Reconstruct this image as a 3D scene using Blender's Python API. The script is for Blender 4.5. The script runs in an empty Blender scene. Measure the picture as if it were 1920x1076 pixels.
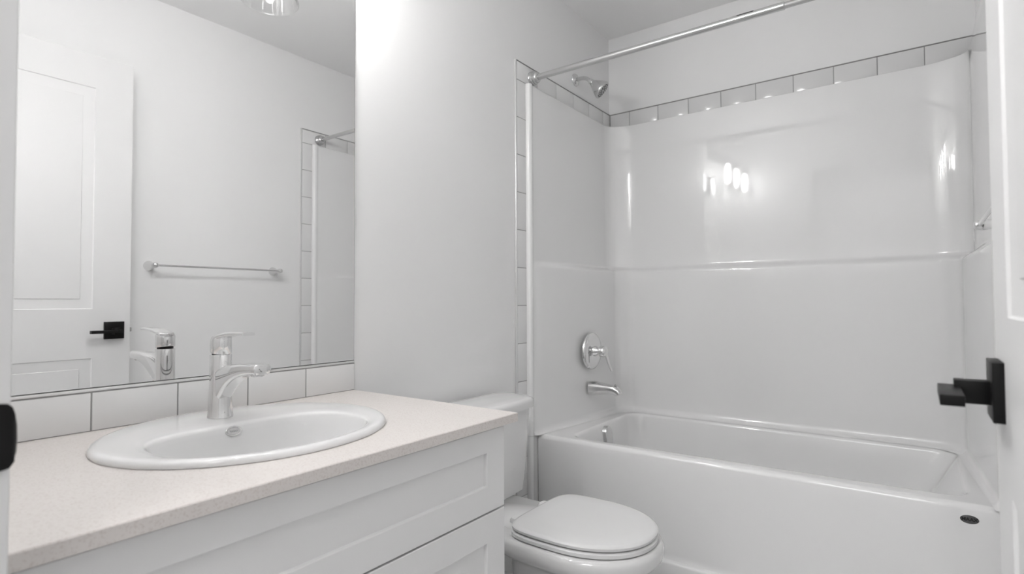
import bpy, bmesh, math, random
from mathutils import Vector, Matrix

random.seed(4)
PI = math.pi
scene = bpy.context.scene
COL = scene.collection

# ------------------------------------------------------------------ camera
F_PX, YAW, PITCH, ROLL = 1042.88, 0.6310, 0.0276, -0.0044
CAM_Z = 1.03
cam_data = bpy.data.cameras.new('camera')
cam = bpy.data.objects.new('camera', cam_data)
COL.objects.link(cam)
_f = Vector((math.cos(YAW)*math.cos(PITCH), math.sin(YAW)*math.cos(PITCH), math.sin(PITCH)))
_r = Vector((math.sin(YAW), -math.cos(YAW), 0))
_u = _r.cross(_f)
_r2 = _r*math.cos(ROLL) + _u*math.sin(ROLL)
_u2 = _u*math.cos(ROLL) - _r*math.sin(ROLL)
_m = Matrix((( _r2.x, _u2.x, -_f.x), (_r2.y, _u2.y, -_f.y), (_r2.z, _u2.z, -_f.z))).to_4x4()
_m.translation = Vector((0, 0, CAM_Z))
cam.matrix_world = _m
cam_data.sensor_fit = 'HORIZONTAL'
cam_data.sensor_width = 36.0
cam_data.lens = 36.0*F_PX/1920.0
cam_data.clip_start = 0.01
cam_data.dof.use_dof = True
cam_data.dof.focus_distance = 1.6
cam_data.dof.aperture_fstop = 4.5
scene.camera = cam

# ------------------------------------------------------------------ light and exposure
world = bpy.data.worlds.new('world')
scene.world = world
world.use_nodes = True
world.node_tree.nodes['Background'].inputs[0].default_value = (0.8, 0.8, 0.8, 1)
world.node_tree.nodes['Background'].inputs[1].default_value = 0.3
BULB_STRENGTH = 75.0
HALL_FILL_POWER = 11.0
hall_fill = bpy.data.lights.new('hall_fill_light', 'AREA')  # added fill shining in through the doorway, stands for no known lamp
hall_fill.shape = 'DISK'
hall_fill.size = 0.9
hall_fill.energy = HALL_FILL_POWER
hall_fill.color = (1, 0.99, 0.985)
hl = bpy.data.objects.new('hall_fill_light', hall_fill)
hl.location = (-0.75, 0.35, 2.40)
COL.objects.link(hl)
vs = scene.view_settings
vs.view_transform = 'Standard'
vs.look = 'None'
vs.gamma = 1.0
vs.use_curve_mapping = False
vs.exposure = 0.93

# ------------------------------------------------------------------ materials
def mat(name, col, rough=0.5, metal=0.0, coat=0.0, bump=0.0, bscale=200.0, spec=0.5, speck=None):
    m = bpy.data.materials.new(name)
    m.use_nodes = True
    nt = m.node_tree
    b = nt.nodes['Principled BSDF']
    b.inputs['Base Color'].default_value = (*col, 1)
    b.inputs['Roughness'].default_value = rough
    b.inputs['Metallic'].default_value = metal
    b.inputs['Coat Weight'].default_value = coat
    b.inputs['Coat Roughness'].default_value = 0.04
    b.inputs['Specular IOR Level'].default_value = spec
    tc = nt.nodes.new('ShaderNodeTexCoord')
    nz = nt.nodes.new('ShaderNodeTexNoise')
    nz.inputs['Scale'].default_value = bscale
    nz.inputs['Detail'].default_value = 3
    nt.links.new(tc.outputs['Object'], nz.inputs['Vector'])
    if bump > 0:
        bp = nt.nodes.new('ShaderNodeBump')
        bp.inputs['Strength'].default_value = bump
        bp.inputs['Distance'].default_value = 0.001
        nt.links.new(nz.outputs['Fac'], bp.inputs['Height'])
        nt.links.new(bp.outputs['Normal'], b.inputs['Normal'])
    else:
        # faint irregularity of the finish
        mr = nt.nodes.new('ShaderNodeMapRange')
        mr.inputs['To Min'].default_value = max(0.0, rough*0.92)
        mr.inputs['To Max'].default_value = rough*1.08
        nt.links.new(nz.outputs['Fac'], mr.inputs['Value'])
        nt.links.new(mr.outputs['Result'], b.inputs['Roughness'])
    if speck:
        cr = nt.nodes.new('ShaderNodeValToRGB')
        cr.color_ramp.elements[0].position = 0.36
        cr.color_ramp.elements[0].color = (*speck, 1)
        cr.color_ramp.elements[1].position = 0.47
        cr.color_ramp.elements[1].color = (*col, 1)
        n2 = nt.nodes.new('ShaderNodeTexNoise')
        n2.inputs['Scale'].default_value = 330
        n2.inputs['Detail'].default_value = 2
        nt.links.new(tc.outputs['Object'], n2.inputs['Vector'])
        nt.links.new(n2.outputs['Fac'], cr.inputs['Fac'])
        nt.links.new(cr.outputs['Color'], b.inputs['Base Color'])
    return m

def g(v): return (v, v, v)
M = {
    'wall':    mat('wall_paint', g(0.92), 0.55, bump=0.05, bscale=350),
    'ceiling': mat('ceiling_paint', g(0.95), 0.8, bump=0.10, bscale=220),
    'floor':   mat('floor_vinyl', g(0.72), 0.45),
    'trim':    mat('trim_paint', g(0.80), 0.35),
    'door':    mat('door_paint', g(0.80), 0.42),
    'cabinet': mat('cabinet_lacquer', g(0.86), 0.38),
    'quartz':  mat('quartz', (0.745, 0.705, 0.680), 0.30, speck=(0.66, 0.61, 0.58)),
    'acrylic': mat('acrylic', g(0.90), 0.035, coat=0.6),
    'ceramic': mat('vitreous_china', g(0.82), 0.07, coat=0.5),
    'seat':    mat('seat_plastic', g(0.84), 0.22),
    'tile':    mat('glazed_tile', g(0.84), 0.12),
    'grout':   mat('grout', g(0.36), 0.9),
    'edge':    mat('edge_profile', g(0.80), 0.30, metal=0.6),
    'chrome':  mat('chrome', g(0.80), 0.045, metal=1.0),
    'brushed': mat('brushed_steel', g(0.62), 0.22, metal=1.0),
    'nickel':  mat('satin_nickel', g(0.70), 0.16, metal=1.0),
    'mirror':  mat('mirror_silver', g(0.89), 0.0, metal=1.0),
    'dark':    mat('dark_edge', g(0.05), 0.5),
    'black':   mat('matte_black', g(0.006), 0.42, spec=0.22),
    'badge':   mat('badge_grey', g(0.12), 0.3, metal=0.6),
    'letter':  mat('badge_black', g(0.01), 0.4),
    'porcel':  mat('lamp_socket', g(0.75), 0.4),
}

def glass_mat():
    m = bpy.data.materials.new('clear_glass')
    m.use_nodes = True
    nt = m.node_tree
    nt.nodes.remove(nt.nodes['Principled BSDF'])
    out = nt.nodes['Material Output']
    tr = nt.nodes.new('ShaderNodeBsdfTransparent')
    tr.inputs[0].default_value = (0.97, 0.97, 0.97, 1)
    gl = nt.nodes.new('ShaderNodeBsdfGlossy')
    gl.inputs['Roughness'].default_value = 0.02
    fr = nt.nodes.new('ShaderNodeFresnel')
    fr.inputs['IOR'].default_value = 1.5
    mx = nt.nodes.new('ShaderNodeMixShader')
    ge = nt.nodes.new('ShaderNodeNewGeometry')
    mi = nt.nodes.new('ShaderNodeMapRange')          # the same air-to-glass index on both faces
    mi.inputs['To Min'].default_value = 1.5
    mi.inputs['To Max'].default_value = 1/1.5
    nt.links.new(ge.outputs['Backfacing'], mi.inputs['Value'])
    nt.links.new(mi.outputs['Result'], fr.inputs['IOR'])
    nt.links.new(fr.outputs[0], mx.inputs[0])
    nt.links.new(tr.outputs[0], mx.inputs[1])
    nt.links.new(gl.outputs[0], mx.inputs[2])
    nt.links.new(mx.outputs[0], out.inputs['Surface'])
    return m
M['glass'] = glass_mat()

def emit_mat(name, strength):
    m = bpy.data.materials.new(name)
    m.use_nodes = True
    nt = m.node_tree
    nt.nodes.remove(nt.nodes['Principled BSDF'])
    e = nt.nodes.new('ShaderNodeEmission')
    e.inputs[0].default_value = (1, 0.99, 0.98, 1)
    e.inputs[1].default_value = strength
    nt.links.new(e.outputs[0], nt.nodes['Material Output'].inputs['Surface'])
    return m
M['bulb'] = emit_mat('lit_bulb', BULB_STRENGTH)

# ------------------------------------------------------------------ mesh helpers
def obj(name, bm, m, parent=None, smooth=None):
    bmesh.ops.remove_doubles(bm, verts=bm.verts, dist=1e-6)
    bmesh.ops.recalc_face_normals(bm, faces=bm.faces)
    me = bpy.data.meshes.new(name)
    bm.to_mesh(me)
    bm.free()
    me.materials.append(M[m])
    if smooth is not None:
        for p in me.polygons:
            p.use_smooth = True
        me.set_sharp_from_angle(angle=math.radians(smooth))
    o = bpy.data.objects.new(name, me)
    COL.objects.link(o)
    if parent is not None:
        o.parent = parent
        o.matrix_parent_inverse = Matrix.Translation(-parent.location)
    return o

def tag(o, label, cat, group=None):
    o['label'] = label
    o['category'] = cat
    if group: o['group'] = group
    return o

def thing(name, loc, label, cat, group=None):
    o = bpy.data.objects.new(name, None)
    o.location = loc
    o.empty_display_size = 0.05
    COL.objects.link(o)
    return tag(o, label, cat, group)

def struct(name, bm, m, smooth=None, label=None):
    o = obj(name, bm, m, None, smooth)
    o['kind'] = 'structure'
    if label: o['label'] = label
    return o

def box(bm, x0, x1, y0, y1, z0, z1, bev=0.0, seg=2):
    vs_ = [bm.verts.new((x, y, z)) for x in (x0, x1) for y in (y0, y1) for z in (z0, z1)]
    idx = [(0,1,3,2), (4,6,7,5), (0,4,5,1), (2,3,7,6), (0,2,6,4), (1,5,7,3)]
    fs = [bm.faces.new([vs_[i] for i in f]) for f in idx]
    if bev > 0:
        es = list({e for f in fs for e in f.edges})
        bmesh.ops.bevel(bm, geom=es, offset=bev, segments=seg, profile=0.5, affect='EDGES')
    return bm

def newbox(*a, **k):
    return box(bmesh.new(), *a, **k)

def loft(bm, rings, closed=True, cap0=False, cap1=False):
    R = [[bm.verts.new(p) for p in r] for r in rings]
    n = len(R[0])
    for a, b in zip(R[:-1], R[1:]):
        for i in range(n if closed else n-1):
            j = (i+1) % n
            bm.faces.new((a[i], a[j], b[j], b[i]))
    if cap0: bm.faces.new(R[0])
    if cap1: bm.faces.new(R[-1])
    return bm

def frame(axis):
    a = Vector(axis).normalized()
    t = Vector((0, 0, 1)) if abs(a.z) < 0.9 else Vector((1, 0, 0))
    u = t.cross(a).normalized()
    return a, u, a.cross(u)

def lathe(bm, org, axis, prof, n=40, cap0=True, cap1=True):
    """prof: list of (distance along the axis, radius)"""
    a, u, v = frame(axis)
    o = Vector(org)
    rings = []
    for d, r in prof:
        rings.append([o + a*d + (u*math.cos(2*PI*i/n) + v*math.sin(2*PI*i/n))*max(r, 1e-5) for i in range(n)])
    return loft(bm, rings, True, cap0, cap1)

def sweep(bm, pts, section, cap=True, up=Vector((0, 0, 1))):
    """section(i, t) -> list of (a, b) in the local frame (side, up)"""
    pts = [Vector(p) for p in pts]
    rings = []
    for i, p in enumerate(pts):
        t = (pts[min(i+1, len(pts)-1)] - pts[max(i-1, 0)]).normalized()
        s = t.cross(up).normalized()
        w = s.cross(t).normalized()
        rings.append([p + s*a + w*b for a, b in section(i, i/(len(pts)-1))])
    return loft(bm, rings, True, cap, cap)

def circ(r, n=20, ry=None):
    ry = r if ry is None else ry
    return [(r*math.cos(2*PI*k/n), ry*math.sin(2*PI*k/n)) for k in range(n)]

def rrect2(a, b, r, n=5):
    """rounded rectangle section, half sizes a, b"""
    out = []
    for cx, cy, a0 in ((a-r, b-r, 0), (-a+r, b-r, 90), (-a+r, -b+r, 180), (a-r, -b+r, 270)):
        for k in range(n+1):
            t = math.radians(a0 + 90*k/n)
            out.append((cx + r*math.cos(t), cy + r*math.sin(t)))
    return out

def bez(p0, p1, p2, p3, n=12):
    p0, p1, p2, p3 = (Vector(p) for p in (p0, p1, p2, p3))
    return [p0*(1-t)**3 + p1*3*t*(1-t)**2 + p2*3*t*t*(1-t) + p3*t**3 for t in (i/n for i in range(n+1))]

def rrect(x0, x1, y0, y1, r, n=8, s=6):
    """rounded rectangle in plan: n per corner, s per straight side"""
    out = []
    cs = [((x1-r, y1-r), 0), ((x0+r, y1-r), 90), ((x0+r, y0+r), 180), ((x1-r, y0+r), 270)]
    for i, ((cx, cy), a0) in enumerate(cs):
        arc = [(cx + r*math.cos(math.radians(a0+90*k/n)), cy + r*math.sin(math.radians(a0+90*k/n))) for k in range(n+1)]
        out += arc
        (nx, ny), na = cs[(i+1) % 4]
        q = (nx + r*math.cos(math.radians(na)), ny + r*math.sin(math.radians(na)))
        p = arc[-1]
        for k in range(1, s):
            out.append((p[0] + (q[0]-p[0])*k/s, p[1] + (q[1]-p[1])*k/s))
    return out

# ------------------------------------------------------------------ measures of the room
YM = 1.3345                 # mirror surface
WL, WR = 1.3400, -0.1955    # left and right wall planes
WB = 2.7370                 # wall behind the tub
XF0, XF1 = 0.034, 0.147     # doorway wall
CEIL = 2.458
JL, JR = 0.702, -0.120      # door opening
FY = WR-0.12
# ------------------------------------------------------------------ structure
struct('floor', newbox(-1.7, WB+0.12, -1.6, 2.6, -0.06, 0.0), 'floor')
struct('ceiling', newbox(-1.7, WB+0.12, -1.6, 2.6, CEIL, CEIL+0.06), 'ceiling')
struct('wall_left', newbox(XF0, WB, WL, WL+0.12, 0, CEIL), 'wall')
struct('wall_right', newbox(XF0, WB, FY, WR, 0, CEIL), 'wall')
struct('wall_back', newbox(WB, WB+0.12, FY, WL+0.12, 0, CEIL), 'wall')
bm = bmesh.new()
box(bm, XF0, XF1, JL+0.018, WL, 0, CEIL)
box(bm, XF0, XF1, WR, JR-0.018, 0, CEIL)
box(bm, XF0, XF1, JR-0.018, JL+0.018, 2.088, CEIL)
struct('wall_front', bm, 'wall')
bm = bmesh.new()                         # the hall the picture is taken from
box(bm, -1.7, -1.6, -1.6, 2.6, 0, CEIL)
box(bm, -1.6, XF0, -1.6, -1.5, 0, CEIL)
box(bm, -1.6, XF0, 2.5, 2.6, 0, CEIL)
box(bm, -0.02, XF0, -1.5, FY, 0, CEIL)
box(bm, -0.02, XF0, WL+0.12, 2.5, 0, CEIL)
struct('wall_hall', bm, 'wall')

# door lining with its stop and strike plate
bm = bmesh.new()
box(bm, XF0-0.004, XF1+0.002, JL, JL+0.018, 0, 2.088, 0.0015)
box(bm, XF0+0.01, XF0+0.048, JL-0.011, JL, 0, 2.08, 0.001)
jamb = struct('trim_1', bm, 'trim')
bm = bmesh.new()                         # strike plate: flat plate with a lip that curls past the lining
sec = []
lip = [(0.098, 0.0), (0.1400, 0.0), (0.1475, -0.0004), (0.1520, 0.0015), (0.1545, 0.0050)]
outer = []
for zz, sh in ((0.9365, 0.016), (0.9355, 0.0085), (0.932, 0.0045), (0.925, 0.0018), (0.914, 0.0003), (0.900, 0.0), (0.888, 0.0006), (0.880, 0.0025), (0.8745, 0.006), (0.8725, 0.016)):
    outer.append((zz, sh))
rings = []
for zz, sh in outer:
    rings.append([(min(x, 0.1545-sh), JL-0.0018+dy, zz) for x, dy in lip] +
                 [(min(x, 0.1545-sh), JL-0.0002+dy, zz) for x, dy in reversed(lip)])
loft(bm, rings, True, True, True)
sp = obj('strike_plate', bm, 'black', jamb, 40)
sp['label'] = 'matte black strike plate with a curled lip'
bm = bmesh.new()
box(bm, XF0-0.004, XF1+0.002, JR-0.018, JR, 0, 2.088, 0.0015)
struct('trim_2', bm, 'trim')
struct('trim_3', newbox(XF0-0.004, XF1+0.002, JR, JL, 2.070, 2.088, bev=0.0015), 'trim')

def skirting(x0, x1, y, d):
    bm = bmesh.new()
    pr = [(0, 0), (0.012, 0), (0.012, 0.075), (0.009, 0.084), (0.004, 0.088), (0, 0.088)]
    loft(bm, [[(x, y + d*a, z) for a, z in pr] for x in (x0, x1)], True, True, True)
    return bm
struct('baseboard_left', skirting(1.028, 1.860, WL, -1), 'trim')
struct('baseboard_right', skirting(XF1, 1.860, WR, 1), 'trim')

# ------------------------------------------------------------------ the door, open against the right wall
DX0, DX1, DY0, DY1, DZ0, DZ1 = 0.152, 0.967, -0.115, -0.080, 0.022, 2.065
bm = bmesh.new()
xs = [DX0, DX0+0.135, DX1-0.135, DX1]
zs = [DZ0, 0.24, 0.808, 1.010, 1.930, DZ1]
def door_face(y, s):
    for ix in range(3):
        for iz in range(5):
            x0, x1, z0, z1 = xs[ix], xs[ix+1], zs[iz], zs[iz+1]
            if ix == 1 and iz in (1, 3):
                steps = [(0, 0), (0.003, 0.0035), (0.010, 0.0040), (0.036, 0.0085), (0.041, 0.0088), (0.0425, 0.0060)]
                prev = None
                for ins, dep in steps:
                    ring = [(x0+ins, y-s*dep, z0+ins), (x1-ins, y-s*dep, z0+ins), (x1-ins, y-s*dep, z1-ins), (x0+ins, y-s*dep, z1-ins)]
                    cur = [bm.verts.new(p) for p in ring]
                    if prev:
                        for k in range(4):
                            bm.faces.new((prev[k], prev[(k+1) % 4], cur[(k+1) % 4], cur[k]))
                    prev = cur
                bm.faces.new(prev)
            else:
                bm.faces.new([bm.verts.new(p) for p in ((x0, y, z0), (x1, y, z0), (x1, y, z1), (x0, y, z1))])
door_face(DY1, 1)
door_face(DY0, -1)
for (xa, za), (xb, zb) in (((DX0, DZ0), (DX1, DZ0)), ((DX1, DZ0), (DX1, DZ1)), ((DX1, DZ1), (DX0, DZ1)), ((DX0, DZ1), (DX0, DZ0))):
    bm.faces.new([bm.verts.new(p) for p in ((xa, DY0, za), (xb, DY0, zb), (xb, DY1, zb), (xa, DY1, za))])
door = struct('door_1', bm, 'door', 20, 'white two-panel door standing open along the right wall')
bm = bmesh.new()
box(bm, 0.871, 0.943, DY1-0.0005, DY1+0.0115, 0.884, 0.956, 0.0012)
hd = obj('door_handle', bm, 'black', door, 30)
hd['label'] = 'matte black square lever handle'
bm = bmesh.new()                        # neck and flat grip
box(bm, 0.896, 0.922, DY1+0.0105, DY1+0.046, 0.9015, 0.9300, 0.001)
obj('lever_neck', bm, 'black', hd, 30)
bm = bmesh.new()
pl = [(0.811, -0.0175), (0.921, -0.0175), (0.921, -0.0345), (0.900, -0.0405), (0.811, -0.0405)]
loft(bm, [[(x, y, z) for x, y in pl] for z in (0.9095, 0.9220)], True, True, True)
bmesh.ops.bevel(bm, geom=list(bm.edges), offset=0.001, segments=2, profile=0.5, affect='EDGES')
obj('lever_grip', bm, 'black', hd, 30)
bm = bmesh.new()
box(bm, DX1-0.001, DX1+0.0015, -0.109, -0.086, 0.892, 0.948, 0.0004)
la = obj('latch_plate', bm, 'brushed', door, 30)
bm = bmesh.new()
box(bm, DX1+0.001, DX1+0.011, -0.104, -0.091, 0.911, 0.929, 0.002)
obj('latch_bolt', bm, 'brushed', la, 30)

# ------------------------------------------------------------------ vanity
VX0, VX1 = 0.149, 1.024
CT = 0.7776
van = thing('vanity_cabinet', (0.587, 1.05, 0), 'white shaker vanity cabinet with drawers under the beige countertop', 'vanity')
bm = bmesh.new()
box(bm, VX0, VX0+0.018, 0.789, WL-0.002, 0.0, CT-0.020)
box(bm, VX1-0.018, VX1, 0.789, WL-0.002, 0.0, CT-0.020, 0.0006)
box(bm, VX0+0.018, VX1-0.018, 0.80, WL-0.002, 0.09, 0.108)
box(bm, VX0+0.018, VX1-0.018, WL-0.016, WL-0.002, 0.108, CT-0.020)
box(bm, VX0+0.018, VX1-0.018, 0.845, 0.86, 0.0, 0.09)
box(bm, VX0+0.018, VX1-0.018, 0.789, 0.805, 0.737, CT-0.020)
obj('cabinet_body', bm, 'cabinet', van, 30)
def shaker(x0, x1, z0, z1, stile, rt, rb, yf=0.768, th=0.020, rec=0.0085):
    bm = bmesh.new()
    def ring(ix0, ix1, iz0, iz1, y):
        return [(ix0, y, iz0), (ix1, y, iz0), (ix1, y, iz1), (ix0, y, iz1)]
    e = 0.0012
    rings = [ring(x0, x1, z0, z1, yf+th), ring(x0, x1, z0, z1, yf+e), ring(x0+e, x1-e, z0+e, z1-e, yf),
             ring(x0+stile-0.0012, x1-stile+0.0012, z0+rb-0.0012, z1-rt+0.0012, yf),
             ring(x0+stile, x1-stile, z0+rb, z1-rt, yf+0.001),
             ring(x0+stile+0.0005, x1-stile-0.0005, z0+rb+0.0005, z1-rt-0.0005, yf+rec)]
    return loft(bm, rings, True, True, True)
obj('drawer', shaker(VX0+0.002, 1.0185, 0.5715, 0.750, 0.0625, 0.050, 0.0565), 'cabinet', van)
obj('drawer', shaker(VX0+0.002, 1.0185, 0.3375, 0.5675, 0.0625, 0.0625, 0.0565), 'cabinet', van)
obj('drawer', shaker(VX0+0.002, 1.0185, 0.1035, 0.3335, 0.0625, 0.0625, 0.0565), 'cabinet', van)

# sink outline (shared with the hole in the top)
SX, SY = 0.593, 1.066
def sink_out(t, k=1.0):
    a, b = 0.266, (0.245 if math.sin(t) > 0 else 0.237)
    return (SX + a*k*math.cos(t), SY + b*k*math.sin(t))
NS = 128
TH = [2*PI*i/NS for i in range(NS)]

# countertop with the hole for the basin
CX0, CX1, CY0, CY1 = VX0, 1.0436, 0.7476, YM+0.0005
def rect_ray(t, ins):
    x0, x1, y0, y1 = CX0+ins, CX1-ins, CY0+ins, CY1-ins
    c, s = math.cos(t), math.sin(t)
    k = 1e9
    if c > 1e-9: k = min(k, (x1-SX)/c)
    if c < -1e-9: k = min(k, (x0-SX)/c)
    if s > 1e-9: k = min(k, (y1-SY)/s)
    if s < -1e-9: k = min(k, (y0-SY)/s)
    return (SX+c*k, SY+s*k)
corner_t = [math.atan2(y-SY, x-SX) % (2*PI) for x in (CX0, CX1) for y in (CY0, CY1)]
THC = sorted(TH + corner_t)
bm = bmesh.new()
e = 0.0015
rings = [[(*sink_out(t, 0.955), CT-0.020) for t in THC],
         [(*sink_out(t, 0.955), CT) for t in THC],
         [(*rect_ray(t, e), CT) for t in THC],
         [(*rect_ray(t, 0), CT-e) for t in THC],
         [(*rect_ray(t, 0), CT-0.020) for t in THC],
         [(*sink_out(t, 0.955), CT-0.020) for t in THC]]
loft(bm, rings)
top = obj('countertop', bm, 'quartz', None, 30)
tag(top, 'speckled beige quartz countertop on the white vanity cabinet', 'countertop')

# drop-in basin
sink = thing('sink', (SX, SY, CT), 'white oval drop-in sink set in the beige countertop', 'sink')
def basin(t):
    a = 0.192
    c, s = math.cos(t), math.sin(t)
    n = 2.3 + 1.5*max(0.0, s)
    b = 0.120 if s > 0 else 0.142
    k = (abs(c)**n + abs(s)**n)**(-1.0/n)
    return (0.583 + a*c*k, 0.998 + b*s*k)
def mixp(p, q, f): return (p[0]+(q[0]-p[0])*f, p[1]+(q[1]-p[1])*f)
HR = 0.0125
rings = []
for k, z in ((0.940, -0.012), (0.945, 0.0006), (0.985, 0.0006), (0.998, 0.0008), (1.0, 0.003), (0.996, 0.0065), (0.985, 0.0098), (0.968, 0.0118), (0.945, HR)):
    rings.append([(*sink_out(t, k), CT+z) for t in TH])
for f, z in ((0.35, HR-0.0003), (0.70, HR-0.0012), (0.90, HR-0.0022), (0.955, HR-0.0034), (0.985, HR-0.0058), (1.0, HR-0.0092)):
    rings.append([(*mixp(sink_out(t, 0.945), basin(t), f), CT+z) for t in TH])
cd = (0.585, 0.985)
for f, z in ((0.018, -0.006), (0.045, -0.022), (0.09, -0.050), (0.16, -0.082), (0.30, -0.108), (0.55, -0.120), (0.75, -0.128), (0.885, -0.131)):
    rings.append([(*mixp(basin(t), cd, f), CT+z) for t in TH])
bm = bmesh.new()
loft(bm, rings, True, False, True)
obj('bowl', bm, 'ceramic', sink, 50)
bm = bmesh.new()
lathe(bm, (cd[0], cd[1], CT-0.1315), (0, 0, 1), [(0, 0.022), (0.003, 0.022), (0.0042, 0.019), (0.0030, 0.014), (0.0046, 0.012), (0.0056, 0.0)], 28)
obj('drain', bm, 'chrome', sink, 40)['label'] = 'chrome drain'
# oval chrome overflow with a small raised mark
ov_o = Vector((0.577, 1.1140, CT-0.0030))
ov_n = Vector((0, -0.86, 0.52)).normalized()
ov_u = Vector((1, 0, 0))
ov_v = ov_n.cross(ov_u)
def oval(a, b, d, n=36): return [ov_o + ov_u*a*math.cos(2*PI*i/n) + ov_v*b*math.sin(2*PI*i/n) + ov_n*d for i in range(n)]
bm = bmesh.new()
loft(bm, [oval(0.0165, 0.0100, -0.003), oval(0.0165, 0.0100, 0.0008), oval(0.0155, 0.0090, 0.0016), oval(0.0135, 0.0074, 0.0012), oval(0.0128, 0.0068, 0.0002)], True, True, True)
ovf = obj('overflow_cap', bm, 'brushed', sink, 40)
ovf['label'] = 'chrome oval overflow cap'
bm = bmesh.new()
pts = [ov_o + ov_u*(0.008*(2*i/24-1)) + ov_v*(0.0022*math.sin(i*1.25)) + ov_n*0.0009 for i in range(25)]
sweep(bm, pts, lambda i, t: circ(0.00045, 8), up=ov_n)
obj('maker_mark', bm, 'brushed', ovf, 60)

# ------------------------------------------------------------------ basin mixer tap
FX, FYc, FZ = 0.592, 1.200, CT+HR-0.0008
tap = thing('faucet', (FX, FYc, FZ), 'chrome single-lever faucet on the back of the oval sink', 'faucet')
bm = bmesh.new()
lathe(bm, (FX, FYc, FZ), (0, 0, 1), [(0, 0.0250), (0.004, 0.0252), (0.006, 0.0245), (0.020, 0.0232), (0.045, 0.0219), (0.075, 0.0211), (0.100, 0.0208), (0.1320, 0.0207), (0.1330, 0.0201)], 48)
obj('body', bm, 'chrome', tap, 40)
bm = bmesh.new()                        # spout: leaves the body low, arches out, ends square with the aerator below
pts = bez((FX, FYc-0.002, FZ+0.066), (FX, FYc-0.042, FZ+0.096), (FX, FYc-0.085, FZ+0.111), (FX, FYc-0.164, FZ+0.1115), 20)
def spsec(i, t):
    h = 0.0195*(1-t)**1.5 + 0.0100
    w = 0.0165 + 0.0015*math.sin(t*PI) + 0.001*t
    r = min(0.0075, h*0.7)
    return rrect2(w, h, r, 5)
sweep(bm, pts, spsec)
bmesh.ops.bevel(bm, geom=[ed for ed in bm.edges if all(v.co.y < FYc-0.1635 for v in ed.verts)], offset=0.002, segments=2, profile=0.5, affect='EDGES')
spo = obj('spout', bm, 'chrome', tap, 40)
bm = bmesh.new()
lathe(bm, (FX, FYc-0.146, FZ+0.1045), (0, 0, -1), [(0, 0.0125), (0.006, 0.0125), (0.0072, 0.0115), (0.0072, 0.0095), (0.003, 0.009)], 28)
obj('aerator', bm, 'nickel', spo, 40)
bm = bmesh.new()                        # cap above the joint, its top sloping up towards the lever
a = 48
rings = []
for r, zf, zb in ((0.0199, 0.1335, 0.1395), (0.0206, 0.1345, 0.1410), (0.0206, 0.1600, 0.1520), (0.0206, 0.1690, 0.1610), (0.0196, 0.1712, 0.1630)):
    rings.append([(FX + r*math.cos(2*PI*i/a), FYc + r*math.sin(2*PI*i/a), FZ + (zf+zb)/2 + (zb-zf)/2*math.sin(2*PI*i/a)) for i in range(a)])
loft(bm, rings, True, True, True)
cap = obj('lever_cap', bm, 'chrome', tap, 40)
bm = bmesh.new()                        # black wedge that opens behind the cap
lathe(bm, (FX, FYc, FZ+0.132), (0, 0, 1), [(0, 0.0172), (0.010, 0.0172)], 32)
obj('cartridge_collar', bm, 'black', tap, 40)
bm = bmesh.new()
pts = bez((FX, FYc+0.016, FZ+0.1645), (FX, FYc-0.02, FZ+0.1745), (FX, FYc-0.06, FZ+0.1810), (FX, FYc-0.112, FZ+0.1790), 16)
def lvsec(i, t):
    w = 0.0185 - 0.0055*t if t > 0.12 else 0.0185*math.sqrt(max(0.05, 1-((0.12-t)/0.12)**2))*0.98
    h = 0.0050 - 0.0020*t
    return rrect2(w, h, h*0.8, 4)
sweep(bm, pts, lvsec)
obj('lever', bm, 'chrome', cap, 40)

# ------------------------------------------------------------------ mirror and tiled splash
mir = thing('wall_mirror', (0.59, YM, 1.4), 'large frameless mirror above the tiled splash behind the sink', 'mirror')
MX0, MX1, MZ0, MZ1 = VX0, 1.0425, 0.8640, 1.985
bm = bmesh.new()
bm.faces.new([bm.verts.new(p) for p in ((MX0, YM, MZ0), (MX1, YM, MZ0), (MX1, YM, MZ1), (MX0, YM, MZ1))])
bmesh.ops.solidify(bm, geom=bm.faces[:], thickness=0.0004)
obj('silvered_glass', bm, 'mirror', mir)
bm = bmesh.new()
box(bm, MX0, MX1+0.0008, YM+0.0006, WL-0.0002, MZ0-0.0012, MZ1)
obj('backing', bm, 'dark', mir)

TF = YM-0.0025                          # face of the tiles on the left wall
spl = thing('tile_backsplash', (0.59, YM, CT), 'row of glossy white tiles between the beige countertop and the mirror', 'backsplash')
bm = bmesh.new()
x1 = 1.0425
while x1 > VX0+0.01:
    x0 = max(x1-0.1572, VX0+0.0005)
    box(bm, x0, x1, TF, WL-0.0003, CT+0.0012, 0.8535, 0.0009)
    x1 -= 0.160
obj('tiles', bm, 'tile', spl, 30)
bm = bmesh.new()
box(bm, VX0, 1.0432, TF+0.0012, WL-0.0004, CT+0.0002, 0.8560)
obj('grout', bm, 'grout', spl)
bm = bmesh.new()
box(bm, VX0, 1.0436, TF-0.0005, WL-0.0005, 0.8562, 0.8622, 0.0015)
obj('edge_profile', bm, 'edge', spl, 30)

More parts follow.
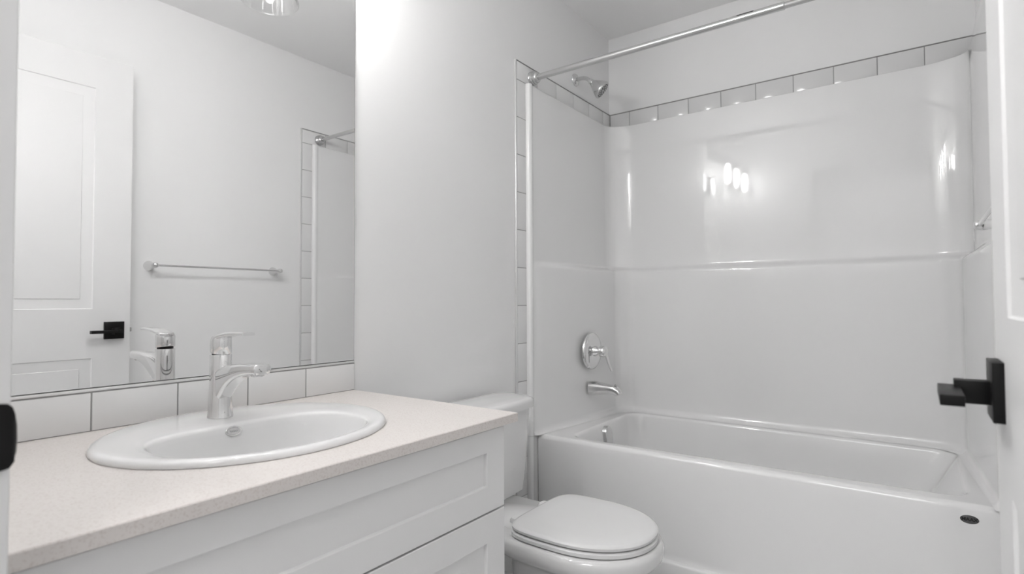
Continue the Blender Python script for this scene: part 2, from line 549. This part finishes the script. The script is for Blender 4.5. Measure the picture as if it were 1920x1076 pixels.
# ------------------------------------------------------------------ toilet
TX = 1.495
toi = thing('toilet', (TX, 1.0, 0), 'white toilet with closed lid between the vanity and the bathtub', 'toilet')
NT = 72
TT = [2*PI*i/NT for i in range(NT)]
def lid_out(t, grow=0.0, cy=0.83, bf=0.222, bb=0.172, aa=0.182):
    c, s = math.cos(t), math.sin(t)
    n = 2.15 + 3.6*max(0.0, s)**0.6
    b = (bb if s > 0 else bf) + grow
    a = aa + grow
    k = (abs(c)**n + abs(s)**n)**(-1.0/n)
    return (TX + a*c*k, cy + b*s*k)
def ring(gr, z, **kw): return [(*lid_out(t, gr, **kw), z) for t in TT]
bm = bmesh.new()
loft(bm, [ring(-0.16, 0.3815), ring(-0.06, 0.3808), ring(-0.012, 0.3795), ring(-0.004, 0.3775), ring(0.0, 0.3725), ring(-0.001, 0.3655), ring(-0.006, 0.3625)], True, True, True)
obj('seat_lid', bm, 'seat', toi, 40)
bm = bmesh.new()
loft(bm, [ring(-0.010, 0.3605), ring(-0.003, 0.3595), ring(0.001, 0.356), ring(0.001, 0.347), ring(-0.004, 0.3445), ring(-0.060, 0.3445), ring(-0.060, 0.3600), ring(-0.010, 0.3605)], True)
obj('seat', bm, 'seat', toi, 40)
bm = bmesh.new()                        # bowl: deep rounded rim, then falling away to the pedestal
rb = dict(bb=0.215)
loft(bm, [ring(-0.055, 0.20), ring(-0.050, 0.30), ring(-0.045, 0.338), ring(-0.030, 0.3425), ring(0.002, 0.3425, **rb), ring(0.010, 0.339, **rb), ring(0.0155, 0.328, **rb), ring(0.0155, 0.312, **rb),
          ring(0.0125, 0.300, **rb), ring(0.004, 0.290, **rb), ring(-0.016, 0.277, **rb), ring(-0.036, 0.255, bb=0.235), ring(-0.056, 0.20, bb=0.26), ring(-0.072, 0.12, bb=0.29), ring(-0.076, 0.06, bb=0.31), ring(-0.068, 0.015, bb=0.31), ring(-0.066, 0.0, bb=0.31)],
     True, True, True)
obj('bowl', bm, 'ceramic', toi, 45)
bm = bmesh.new()                        # deck that carries the tank
def deck(ins, z): return [(x, y, z) for x, y in rrect(TX-0.118+ins, TX+0.118-ins, 0.94+ins, 1.315-ins, 0.045, 6, 3)]
loft(bm, [deck(0.05, 0.18), deck(0.02, 0.26), deck(0.004, 0.32), deck(0, 0.334), deck(0.003, 0.345), deck(0.010, 0.350)], True, True, True)
obj('tank_deck', bm, 'ceramic', toi, 45)
def tank_ring(hw, dep, z, ins=0.0, r=0.062):
    """straight back, bowed front with wide round corners"""
    yb, yf = 1.318-ins, 1.318-dep+ins
    a = hw-ins
    out = []
    for x, y in rrect(-a, a, yf+0.022, yb, r, 10, 8):
        if y < (yb+yf)/2: y -= 0.022*max(0.0, 1-(x/(a))**2)
        if y > yb-r:      # small radius at the wall side
            pass
        out.append((TX+x, y, z))
    return out
bm = bmesh.new()
loft(bm, [tank_ring(0.197, 0.160, 0.351, 0.010, 0.05), tank_ring(0.201, 0.166, 0.358, 0, 0.05), tank_ring(0.206, 0.180, 0.46, 0, 0.055), tank_ring(0.209, 0.190, 0.60, 0, 0.06), tank_ring(0.211, 0.194, 0.654, 0, 0.06)], True, True, True)
tank = obj('tank', bm, 'ceramic', toi, 45)
bm = bmesh.new()
loft(bm, [tank_ring(0.214, 0.203, 0.6535, 0.004), tank_ring(0.218, 0.208, 0.656), tank_ring(0.219, 0.209, 0.676), tank_ring(0.2175, 0.2075, 0.683), tank_ring(0.219, 0.209, 0.688, 0.007), tank_ring(0.219, 0.209, 0.6905, 0.018), tank_ring(0.219, 0.209, 0.692, 0.05, 0.04)], True, True, True)
obj('tank_lid', bm, 'ceramic', toi, 45)
for s in (-1, 1):
    bm = bmesh.new()
    hx = TX + s*0.078
    rr = rrect(hx-0.020, hx+0.020, 0.995, 1.038, 0.012, 5, 2)
    loft(bm, [[(x, y, 0.3425) for x, y in rr], [(x, y, 0.357) for x, y in rr], [(hx+(x-hx)*0.8, 1.016+(y-1.016)*0.8, 0.3635) for x, y in rr]], True, True, True)
    obj('hinge', bm, 'seat', toi, 40)
bm = bmesh.new()
lathe(bm, (1.335, 1.140, 0.615), (0, -1, 0), [(0, 0.014), (0.010, 0.014), (0.013, 0.010), (0.022, 0.008)], 24)
sweep(bm, [(1.330, 1.121, 0.615), (1.360, 1.115, 0.613), (1.390, 1.112, 0.608), (1.412, 1.112, 0.602)], lambda i, t: rrect2(0.004, 0.007+0.003*t, 0.003, 3))
obj('flush_lever', bm, 'chrome', toi, 40)['label'] = 'chrome flush lever'

# ------------------------------------------------------------------ tiled border round the tub alcove
TXT, TZ1, TZ0 = 1.862, 2.0391, 1.9600
TR = YM-1.524+0.0025                    # face of the tiles on the right wall
TB = 2.7299                             # face on the back wall
P = 0.1572
bord_l = thing('tile_border', (2.3, TF, 2.0), 'white tile edging on the wall behind the toilet and showerhead', 'tiles')
bord_r = thing('tile_border', (2.3, TR, 2.0), 'white tile edging beside the towel bar, seen in the mirror', 'tiles')
bord_b = thing('tile_border', (TB, 0.57, 2.0), 'straight row of white tiles on the far wall above the bathtub', 'tiles')
def wall_side(yf, yw, s):
    bm = bmesh.new()
    ya, yb = min(yf, yw), max(yf, yw)
    z = TZ0-0.0015
    while z > 0.02:                     # column
        box(bm, TXT+0.0008, 1.935, ya, yb, max(z-P+0.003, 0.002), z, 0.0009)
        z -= P
    x = TXT+0.0008
    while x < TB-0.01:                  # row along the top
        box(bm, x, min(x+P-0.003, TB-0.001), ya, yb, TZ0+0.0015, TZ1-0.002, 0.0009)
        x += P
    return bm
def wall_side_grout(yf, yw, s):
    bm = bmesh.new()
    yg = yf + s*0.0013
    ya, yb = min(yg, yw), max(yg, yw)
    box(bm, TXT, 1.935, ya, yb, 0, TZ1-0.0005)
    box(bm, 1.935, TB+0.0010, ya, yb, TZ0-0.004, TZ1-0.0005)
    return bm
def wall_side_edge(yf, yw, s):
    bm = bmesh.new()
    y2 = yf - s*0.0008
    ya, yb = min(y2, yw), max(y2, yw)
    box(bm, TXT-0.0085, TXT-0.0002, ya, yb, 0, TZ1+0.003, 0.0018)
    return bm
def wall_side_cap(yf, yw, s):
    bm = bmesh.new()
    y2 = yf - s*0.0004
    ya, yb = min(y2, yw), max(y2, yw)
    box(bm, TXT, TB, ya, yb, TZ1, TZ1+0.0030)
    return bm
obj('tiles', wall_side(TF, WL-0.0004, 1), 'tile', bord_l, 30)
obj('grout', wall_side_grout(TF, WL-0.0005, 1), 'grout', bord_l)
obj('edge_profile', wall_side_edge(TF, WL-0.0006, 1), 'edge', bord_l, 30)
obj('top_joint', wall_side_cap(TF, WL-0.0006, 1), 'grout', bord_l)
obj('tiles', wall_side(TR, WR+0.0004, -1), 'tile', bord_r, 30)
obj('grout', wall_side_grout(TR, WR+0.0005, -1), 'grout', bord_r)
obj('edge_profile', wall_side_edge(TR, WR+0.0006, -1), 'edge', bord_r, 30)
obj('top_joint', wall_side_cap(TR, WR+0.0006, -1), 'grout', bord_r)
bm = bmesh.new()
ys = [TF-0.001, 1.2188, 1.0622]
while ys[-1]-P > TR+0.03: ys.append(ys[-1]-P)
ys.append(TR+0.001)
for a_, b_ in zip(ys[:-1], ys[1:]):
    box(bm, TB, WB-0.0004, b_+0.0015, a_-0.0015, TZ0+0.0015, TZ1-0.002, 0.0009)
obj('tiles', bm, 'tile', bord_b, 30)
bm = bmesh.new()
box(bm, TB+0.0013, WB-0.0005, TR, TF, TZ0-0.004, TZ1-0.0005)
obj('grout', bm, 'grout', bord_b)
bm = bmesh.new()
box(bm, TB-0.0004, WB-0.0006, TR, TF, TZ1, TZ1+0.0030)
obj('top_joint', bm, 'grout', bord_b)

# ------------------------------------------------------------------ acrylic shower walls
RIM = 0.471
sur = thing('shower_surround', (2.3, 0.57, RIM), 'glossy white acrylic shower walls standing on the bathtub rim', 'shower wall')
def alcove_path(t, z_cove):
    """plan line of the panels; t=0 below the ledge, t=1 above it"""
    def mix(a_, b_): return a_ + (b_-a_)*t
    xb = mix(2.682, 2.709)
    yl = mix(1.252, 1.3120)
    yr = mix(-0.128, -0.1680)
    A = Vector((1.962, mix(1.3130, 1.3155)))
    D = Vector((1.962, mix(-0.1690, -0.1710)))
    cs = z_cove if t < 0.5 or z_cove < 0 else 0.0       # above the ledge only the back leans
    B = Vector((xb-z_cove, yl-cs))
    Cc = Vector((xb-z_cove, yr+cs))
    A = A - Vector((0, cs*0.5))
    D = D + Vector((0, cs*0.5))
    pts = []
    def corner(p, q, r, rad, n=18):
        d1 = (p-q).normalized(); d2 = (r-q).normalized()
        ang = d1.angle(d2)
        L = rad/math.tan(ang/2)
        cen = q + (d1+d2).normalized()*(rad/math.sin(ang/2))
        s0 = q+d1*L; s1 = q+d2*L
        a0 = math.atan2(s0.y-cen.y, s0.x-cen.x); a1 = math.atan2(s1.y-cen.y, s1.x-cen.x)
        da = (a1-a0+PI) % (2*PI)-PI
        return [cen + Vector((math.cos(a0+da*k/n), math.sin(a0+da*k/n)))*rad for k in range(n+1)]
    dx, dy = mix(0.050, 0.042), mix(0.052, 0.105)      # moulded corner column: a broad facet with two soft bends
    B1 = B + (A-B).normalized()*dx; B2 = B + Vector((0, -dy))
    C1 = Cc + (D-Cc).normalized()*dx; C2 = Cc + Vector((0, dy))
    R1, R2 = mix(0.060, 0.070), mix(0.060, 0.230)
    def lin(p, q, n): return [p+(q-p)*k/n for k in range(n)]
    cc = [corner(A, B1, B2, R1, 14), corner(B1, B2, C2, R2, 10), corner(B2, C2, C1, R2, 10), corner(C2, C1, D, R1, 14)]
    pts = lin(A, cc[0][0], 12) + cc[0]
    for u_, v_, n_ in ((cc[0], cc[1], 6), (cc[1], cc[2], 20), (cc[2], cc[3], 6)):
        pts += lin(u_[-1], v_[0], n_)[1:] + v_
    pts += lin(cc[3][-1], D, 12)[1:] + [D]
    return pts
FL = [(1.9262, 0.0003), (1.9262, 0.0100), (1.9285, 0.0155), (1.9335, 0.0195), (1.941, 0.0210), (1.9485, 0.0198), (1.955, 0.0165)]   # bull-nosed front flange, depth from tile face
FLL = [Vector((x, TF-d)) for x, d in FL]
FLR = [Vector((x, TR+d)) for x, d in reversed(FL)]
LEAN = 0.011
levels = []
for k in range(7):
    an = math.radians(90*k/6)
    levels.append((RIM + 0.0006 + 0.030*(1-math.cos(an)), 0.0, 0.030*(1-math.sin(an)), 0))
levels += [(z, 0.0, 0.0, 0) for z in (0.56, 0.70, 0.85, 1.0, 1.12, 1.176)]
for z, t in ((1.1810, 0.02), (1.1845, 0.07), (1.1880, 0.16), (1.1915, 0.29), (1.1950, 0.44), (1.1985, 0.60), (1.2020, 0.75), (1.2055, 0.87), (1.2090, 0.95), (1.2130, 0.985), (1.2180, 1.0)):
    levels.append((z, t, 0, 0))
levels += [(z, 1.0, LEAN*(z-1.218), 0) for z in (1.30, 1.45, 1.60, 1.75, 1.90)]
levels += [(1.9520, 1.0, LEAN*0.734, 0), (1.9565, 1.0, -0.0025, 1), (1.9585, 1.0, -0.008, 1), (1.9592, 1.0, -0.0165, 1)]
bm = bmesh.new()
rings = []
for z, t, cv, o in levels:
    ring_ = FLL + alcove_path(t, cv) + FLR
    rings.append([(p.x, p.y, z) for p in ring_] + [(TB-0.0008, TR+0.0002, z), (TB-0.0008, TF-0.0002, z)])
loft(bm, rings, True, True, True)
obj('wall_panels', bm, 'acrylic', sur, 60)
for nm, fl in (('front_flange', FLL), ('front_flange', FLR)):     # the flange runs on down to the floor beside the tub
    bm = bmesh.new()
    pl = [(p.x, p.y) for p in fl]
    if fl is FLL: pl = pl + [(1.990, TF-0.0160), (1.990, TF)]
    else: pl = [(1.990, TR), (1.990, TR+0.0160)] + pl
    loft(bm, [[(x, y, z) for x, y in pl] for z in (0.0, RIM-0.0005)], True, True, True)
    obj(nm, bm, 'acrylic', sur, 60)

# ------------------------------------------------------------------ bathtub
tub = thing('bathtub', (2.3, 0.57, 0), 'white alcove bathtub with a plain front apron', 'bathtub')
OY0, OY1, OX1 = TR+0.0168, TF-0.0168, 2.712
def orng(x0, z, ins=0.0): return [(x, y, z) for x, y in rrect(x0, OX1-ins, OY0+ins*0.2, OY1-ins*0.2, 0.005, 10, 10)]
IX0, IX1, IY0, IY1 = 2.020, 2.650, -0.108, 1.190
def irng(i_f, i_b, i_l, i_r, r, z):
    out = []
    for x, y in rrect(IX0+i_f, IX1-i_b, IY0+i_r, IY1-i_l, r, 10, 10):
        x += 0.028*(IY1-y)/1.3*(1-(x-IX0)/(IX1-IX0))
        out.append((x, y, z))
    return out
bm = bmesh.new()
rings = [orng(1.963, 0.0), orng(1.963, 0.086), orng(1.9655, 0.093), orng(1.971, 0.0965), orng(1.978, 0.099), orng(1.9805, 0.106), orng(1.9805, 0.12),
         orng(1.9785, 0.43), orng(1.9785, 0.4545), orng(1.9800, 0.4605), orng(1.9840, 0.4660), orng(1.9895, 0.4698), orng(1.9970, RIM, 0.004), orng(1.9990, RIM, 0.006),
         irng(-0.006, -0.006, -0.006, -0.006, 0.073, RIM), irng(-0.002, -0.002, -0.002, -0.002, 0.071, RIM-0.0002), irng(0.003, 0.003, 0.003, 0.003, 0.070, RIM-0.0020), irng(0.0075, 0.007, 0.0075, 0.008, 0.070, RIM-0.0065), irng(0.0105, 0.0095, 0.0105, 0.012, 0.070, RIM-0.014),
         irng(0.017, 0.016, 0.019, 0.045, 0.075, 0.40), irng(0.028, 0.026, 0.034, 0.11, 0.085, 0.28), irng(0.042, 0.038, 0.055, 0.19, 0.10, 0.16), irng(0.062, 0.058, 0.085, 0.24, 0.11, 0.115),
         irng(0.10, 0.10, 0.14, 0.30, 0.11, 0.100)]
loft(bm, rings, True, False, True)
obj('shell', bm, 'acrylic', tub, 50)
# oval overflow plate at the tap end
bm = bmesh.new()
oo = Vector((2.335, 1.1660, 0.415)); on_ = Vector((0, -1, 0.11)).normalized(); ou = Vector((1, 0, 0)); ow = on_.cross(ou)
def stad(a, b, d): 
    return [oo + ou*x + ow*y + on_*d for x, y in rrect2(a, b, a*0.999, 10)]
loft(bm, [stad(0.032, 0.046, -0.02), stad(0.032, 0.046, 0.007), stad(0.030, 0.044, 0.0105), stad(0.024, 0.038, 0.0125)], True, True, True)
obj('overflow_plate', bm, 'nickel', tub, 40)['label'] = 'satin nickel overflow plate'
bm = bmesh.new()
lathe(bm, (2.335, 1.00, 0.0995), (0, 0, 1), [(0, 0.035), (0.002, 0.035), (0.004, 0.030), (0.004, 0.0)], 28)
obj('drain', bm, 'chrome', tub, 40)
# oval badge with raised letters
bm = bmesh.new()
bo = Vector((1.9788, -0.1005, 0.4310))
def bov(a, b, d): return [bo + Vector((-d, -a*math.cos(2*PI*i/40), b*math.sin(2*PI*i/40))) for i in range(40)]
loft(bm, [bov(0.0205, 0.0115, -0.0015), bov(0.0205, 0.0115, 0.0008), bov(0.0195, 0.0105, 0.0014)], True, True, True)
badge = obj('badge', bm, 'badge', tub, 40)
badge['label'] = 'small dark grey oval badge'
fc = bpy.data.curves.new('badge_lettering', 'FONT')
fc.body = 'MAAX'
fc.size = 0.0125
fc.align_x = 'CENTER'; fc.align_y = 'CENTER'
fc.extrude = 0.0003
fc.offset = 0.0005
fo = bpy.data.objects.new('badge_lettering_curve', fc)
COL.objects.link(fo)
bpy.context.view_layer.update()
me = bpy.data.meshes.new_from_object(fo.evaluated_get(bpy.context.evaluated_depsgraph_get()))
bpy.data.objects.remove(fo)
me.name = 'badge_lettering'
me.materials.clear()
me.materials.append(M['letter'])
# letters read along -Y and rise along +Z, facing -X
RM = Matrix(((0, 0, -1, bo.x-0.0015), (-1, 0, 0, bo.y), (0, 1, 0, bo.z), (0, 0, 0, 1)))
me.transform(RM)
lt = bpy.data.objects.new('lettering', me)
COL.objects.link(lt)
lt.parent = badge

# ------------------------------------------------------------------ tub tap, valve, shower head
VY = 1.262                                # face of the lower panel there
spt = thing('tub_spout', (2.368, VY, 0.62), 'satin chrome tub spout low on the left shower wall', 'spout')
bm = bmesh.new()
pts = [(2.368, VY+0.006, 0.622), (2.368, VY-0.010, 0.622), (2.368, VY-0.055, 0.623), (2.368, VY-0.090, 0.624), (2.368, VY-0.115, 0.622), (2.368, VY-0.132, 0.614), (2.368, VY-0.140, 0.604)]
hs = [(0.0315, 0.0335), (0.0315, 0.0335), (0.027, 0.0265), (0.0235, 0.0215), (0.0215, 0.0205), (0.0195, 0.0185), (0.0175, 0.0150)]
sweep(bm, pts, lambda i, t: rrect2(hs[i][0], hs[i][1], min(hs[i])*0.85, 6))
obj('spout_body', bm, 'nickel', spt, 45)
bm = bmesh.new()
lathe(bm, (2.368, VY-0.126, 0.630), (0, 0, 1), [(0, 0.004), (0.010, 0.004), (0.012, 0.0075), (0.017, 0.0080), (0.019, 0.006)], 20)
obj('diverter_knob', bm, 'nickel', spt, 40)

val = thing('shower_valve', (2.370, VY, 0.80), 'round chrome shower valve with lever above the tub spout', 'shower valve')
bm = bmesh.new()
lathe(bm, (2.370, VY+0.004, 0.797), (0, -1, 0), [(0, 0.088), (0.006, 0.088), (0.011, 0.085), (0.016, 0.076), (0.019, 0.060), (0.021, 0.036), (0.0215, 0.0)], 56)
obj('escutcheon', bm, 'chrome', val, 40)
bm = bmesh.new()
lathe(bm, (2.370, VY-0.014, 0.797), (0, -1, 0), [(0, 0.026), (0.010, 0.024), (0.020, 0.0185), (0.030, 0.0185), (0.034, 0.0270), (0.052, 0.0262), (0.060, 0.0225), (0.064, 0.014), (0.065, 0.0)], 40)
obj('handle_hub', bm, 'chrome', val, 40)
bm = bmesh.new()
pts = bez((2.372, VY-0.064, 0.790), (2.376, VY-0.082, 0.772), (2.384, VY-0.074, 0.742), (2.390, VY-0.094, 0.705), 14)
sweep(bm, pts, lambda i, t: rrect2(0.0115-0.005*t, 0.0055-0.0025*t, 0.0024, 4), up=Vector((0, -1, 0)))
obj('handle_lever', bm, 'chrome', val, 40)

shw = thing('showerhead', (2.366, WL, 2.12), 'chrome cone shower head on a bent arm above the tile border', 'shower head')
SHX = 2.366
bm = bmesh.new()
lathe(bm, (SHX, WL-0.0003, 2.118), (0, -1, 0), [(0, 0.031), (0.003, 0.031), (0.008, 0.027), (0.012, 0.016), (0.014, 0.0115)], 36)
obj('wall_flange', bm, 'nickel', shw, 40)
bm = bmesh.new()
pts = bez((SHX, WL-0.004, 2.118), (SHX, WL-0.045, 2.121), (SHX, WL-0.068, 2.118), (SHX, WL-0.088, 2.085), 16)
sweep(bm, pts, lambda i, t: circ(0.0095, 18))
obj('shower_arm', bm, 'nickel', shw, 50)
hax = Vector((0.30, -0.70, -0.65)).normalized()
h0 = Vector((SHX, WL-0.081, 2.096))
bm = bmesh.new()
lathe(bm, h0, hax, [(0, 0.011), (0.004, 0.0135), (0.016, 0.0135), (0.018, 0.016), (0.050, 0.034), (0.068, 0.0425), (0.072, 0.0440), (0.080, 0.0440), (0.082, 0.0425), (0.082, 0.040)], 40)
hb = obj('head', bm, 'nickel', shw, 40)
bm = bmesh.new()
lathe(bm, h0+hax*0.0815, hax, [(0, 0.0405), (0.0012, 0.0395), (0.0012, 0.0)], 36)
fp = obj('spray_face', bm, 'brushed', hb, 40)
bm = bmesh.new()
_, hu, hv = frame(hax)
for rr, nn in ((0.012, 6), (0.022, 12), (0.032, 18)):
    for k in range(nn):
        an = 2*PI*k/nn
        lathe(bm, h0+hax*0.0825+(hu*math.cos(an)+hv*math.sin(an))*rr, hax, [(0, 0.0018), (0.0025, 0.0014)], 8)
obj('spray_nozzles', bm, 'dark', fp, 40)

# ------------------------------------------------------------------ shower curtain rod
RX, RZ = 1.9730, 1.9950
rod = thing('shower_rod', (RX, 0.57, RZ), 'brushed steel shower curtain rod across the top of the tub alcove', 'curtain rod')
bm = bmesh.new()
lathe(bm, (RX, TF-0.03, RZ), (0, -1, 0), [(0, 0.0128), (TF-0.03-0.347, 0.0128), (TF-0.03-0.346, 0.0132), (TF-0.03-0.335, 0.0132), (TF-0.03-0.333, 0.0110)], 36)
obj('outer_tube', bm, 'brushed', rod, 40)
bm = bmesh.new()
lathe(bm, (RX, 0.36, RZ), (0, -1, 0), [(0, 0.0105), (0.36-TR-0.03, 0.0105)], 36)
obj('inner_tube', bm, 'brushed', rod, 40)
for yf, s in ((TF, -1), (TR, 1)):
    bm = bmesh.new()
    lathe(bm, (RX, yf, RZ), (0, s, 0), [(0, 0.0290), (0.004, 0.0290), (0.006, 0.0275), (0.008, 0.0290), (0.013, 0.0285), (0.015, 0.0262), (0.017, 0.0272), (0.022, 0.0262), (0.024, 0.0235), (0.026, 0.0240), (0.032, 0.0222), (0.036, 0.0185), (0.038, 0.0148)], 40)
    obj('end_flange', bm, 'brushed', rod, 40)
bm = bmesh.new()
rg = []
for yy in (0.428, 0.482):
    rg.append([(RX + 0.01295*math.sin(an), yy, RZ + 0.01295*math.cos(an)) for an in [math.radians(-65 + 50*k/8) for k in range(9)]])
loft(bm, rg, closed=False)
bmesh.ops.solidify(bm, geom=bm.faces[:], thickness=0.0002)
obj('printed_strip', bm, 'dark', rod, 40)['label'] = 'thin black printed strip'

# ------------------------------------------------------------------ towel bar on the right wall
tb = thing('towel_bar', (1.385, WR, 1.2055), 'chrome towel bar on the right wall beside the open door', 'towel bar')
YT = -0.118
for x in (1.080, 1.690):
    bm = bmesh.new()
    lathe(bm, (x, WR, 1.2055), (0, 1, 0), [(0, 0.0230), (0.003, 0.0235), (0.007, 0.0225), (0.018, 0.0175), (0.034, 0.0125), (0.052, 0.0105), (0.062, 0.0118), (0.070, 0.0125), (0.080, 0.0120), (0.085, 0.0100), (0.087, 0.0060), (0.088, 0)], 36)
    obj('post', bm, 'chrome', tb, 40)
bm = bmesh.new()
lathe(bm, (1.078, YT, 1.2055), (1, 0, 0), [(0, 0.0052), (0.615, 0.0052)], 24)
obj('bar', bm, 'chrome', tb, 40)

# ------------------------------------------------------------------ three-lamp vanity light above the mirror
LY, LB = 1.200, 1.886
lmp = thing('vanity_light', (0.593, WL, 2.16), 'vanity light with clear glass shades above the mirror', 'wall light')
bm = bmesh.new()
box(bm, 0.30, 0.886, WL-0.024, WL-0.0003, 2.125, 2.195, 0.004)
obj('backplate', bm, 'nickel', lmp, 30)
for x in (0.335, 0.593, 0.851):
    bm = bmesh.new()
    pts = bez((x, WL-0.02, 2.16), (x, WL-0.10, 2.17), (x, LY, 2.17), (x, LY, 2.125), 12)
    sweep(bm, pts, lambda i, t: circ(0.008, 14), up=Vector((1, 0, 0)))
    lathe(bm, (x, LY, 2.130), (0, 0, -1), [(0, 0.012), (0.008, 0.024), (0.012, 0.026), (0.052, 0.026), (0.055, 0.022)], 28)
    arm = obj('arm', bm, 'nickel', lmp, 40)
    bm = bmesh.new()
    pf = [(0.028, 2.098), (0.036, 2.092), (0.046, 2.065), (0.056, 2.010), (0.068, 1.945), (0.0765, LB+0.010), (0.0785, LB+0.004), (0.0785, LB), (0.0765, LB-0.003), (0.0742, LB), (0.0735, LB+0.010), (0.0652, 1.945), (0.0532, 2.010), (0.0432, 2.065), (0.034, 2.089), (0.028, 2.095)]
    lathe(bm, (x, LY, 0), (0, 0, 1), [(z, r) for r, z in pf], 56, False, False)
    obj('glass_shade', bm, 'glass', lmp, 40)
    bm = bmesh.new()
    lathe(bm, (x, LY, 2.076), (0, 0, -1), [(0, 0.012), (0.010, 0.012), (0.022, 0.0145), (0.038, 0.0165), (0.060, 0.0170), (0.105, 0.0170), (0.128, 0.0155), (0.140, 0.0115), (0.147, 0.006), (0.149, 0)], 28)
    obj('bulb', bm, 'bulb', lmp, 60)
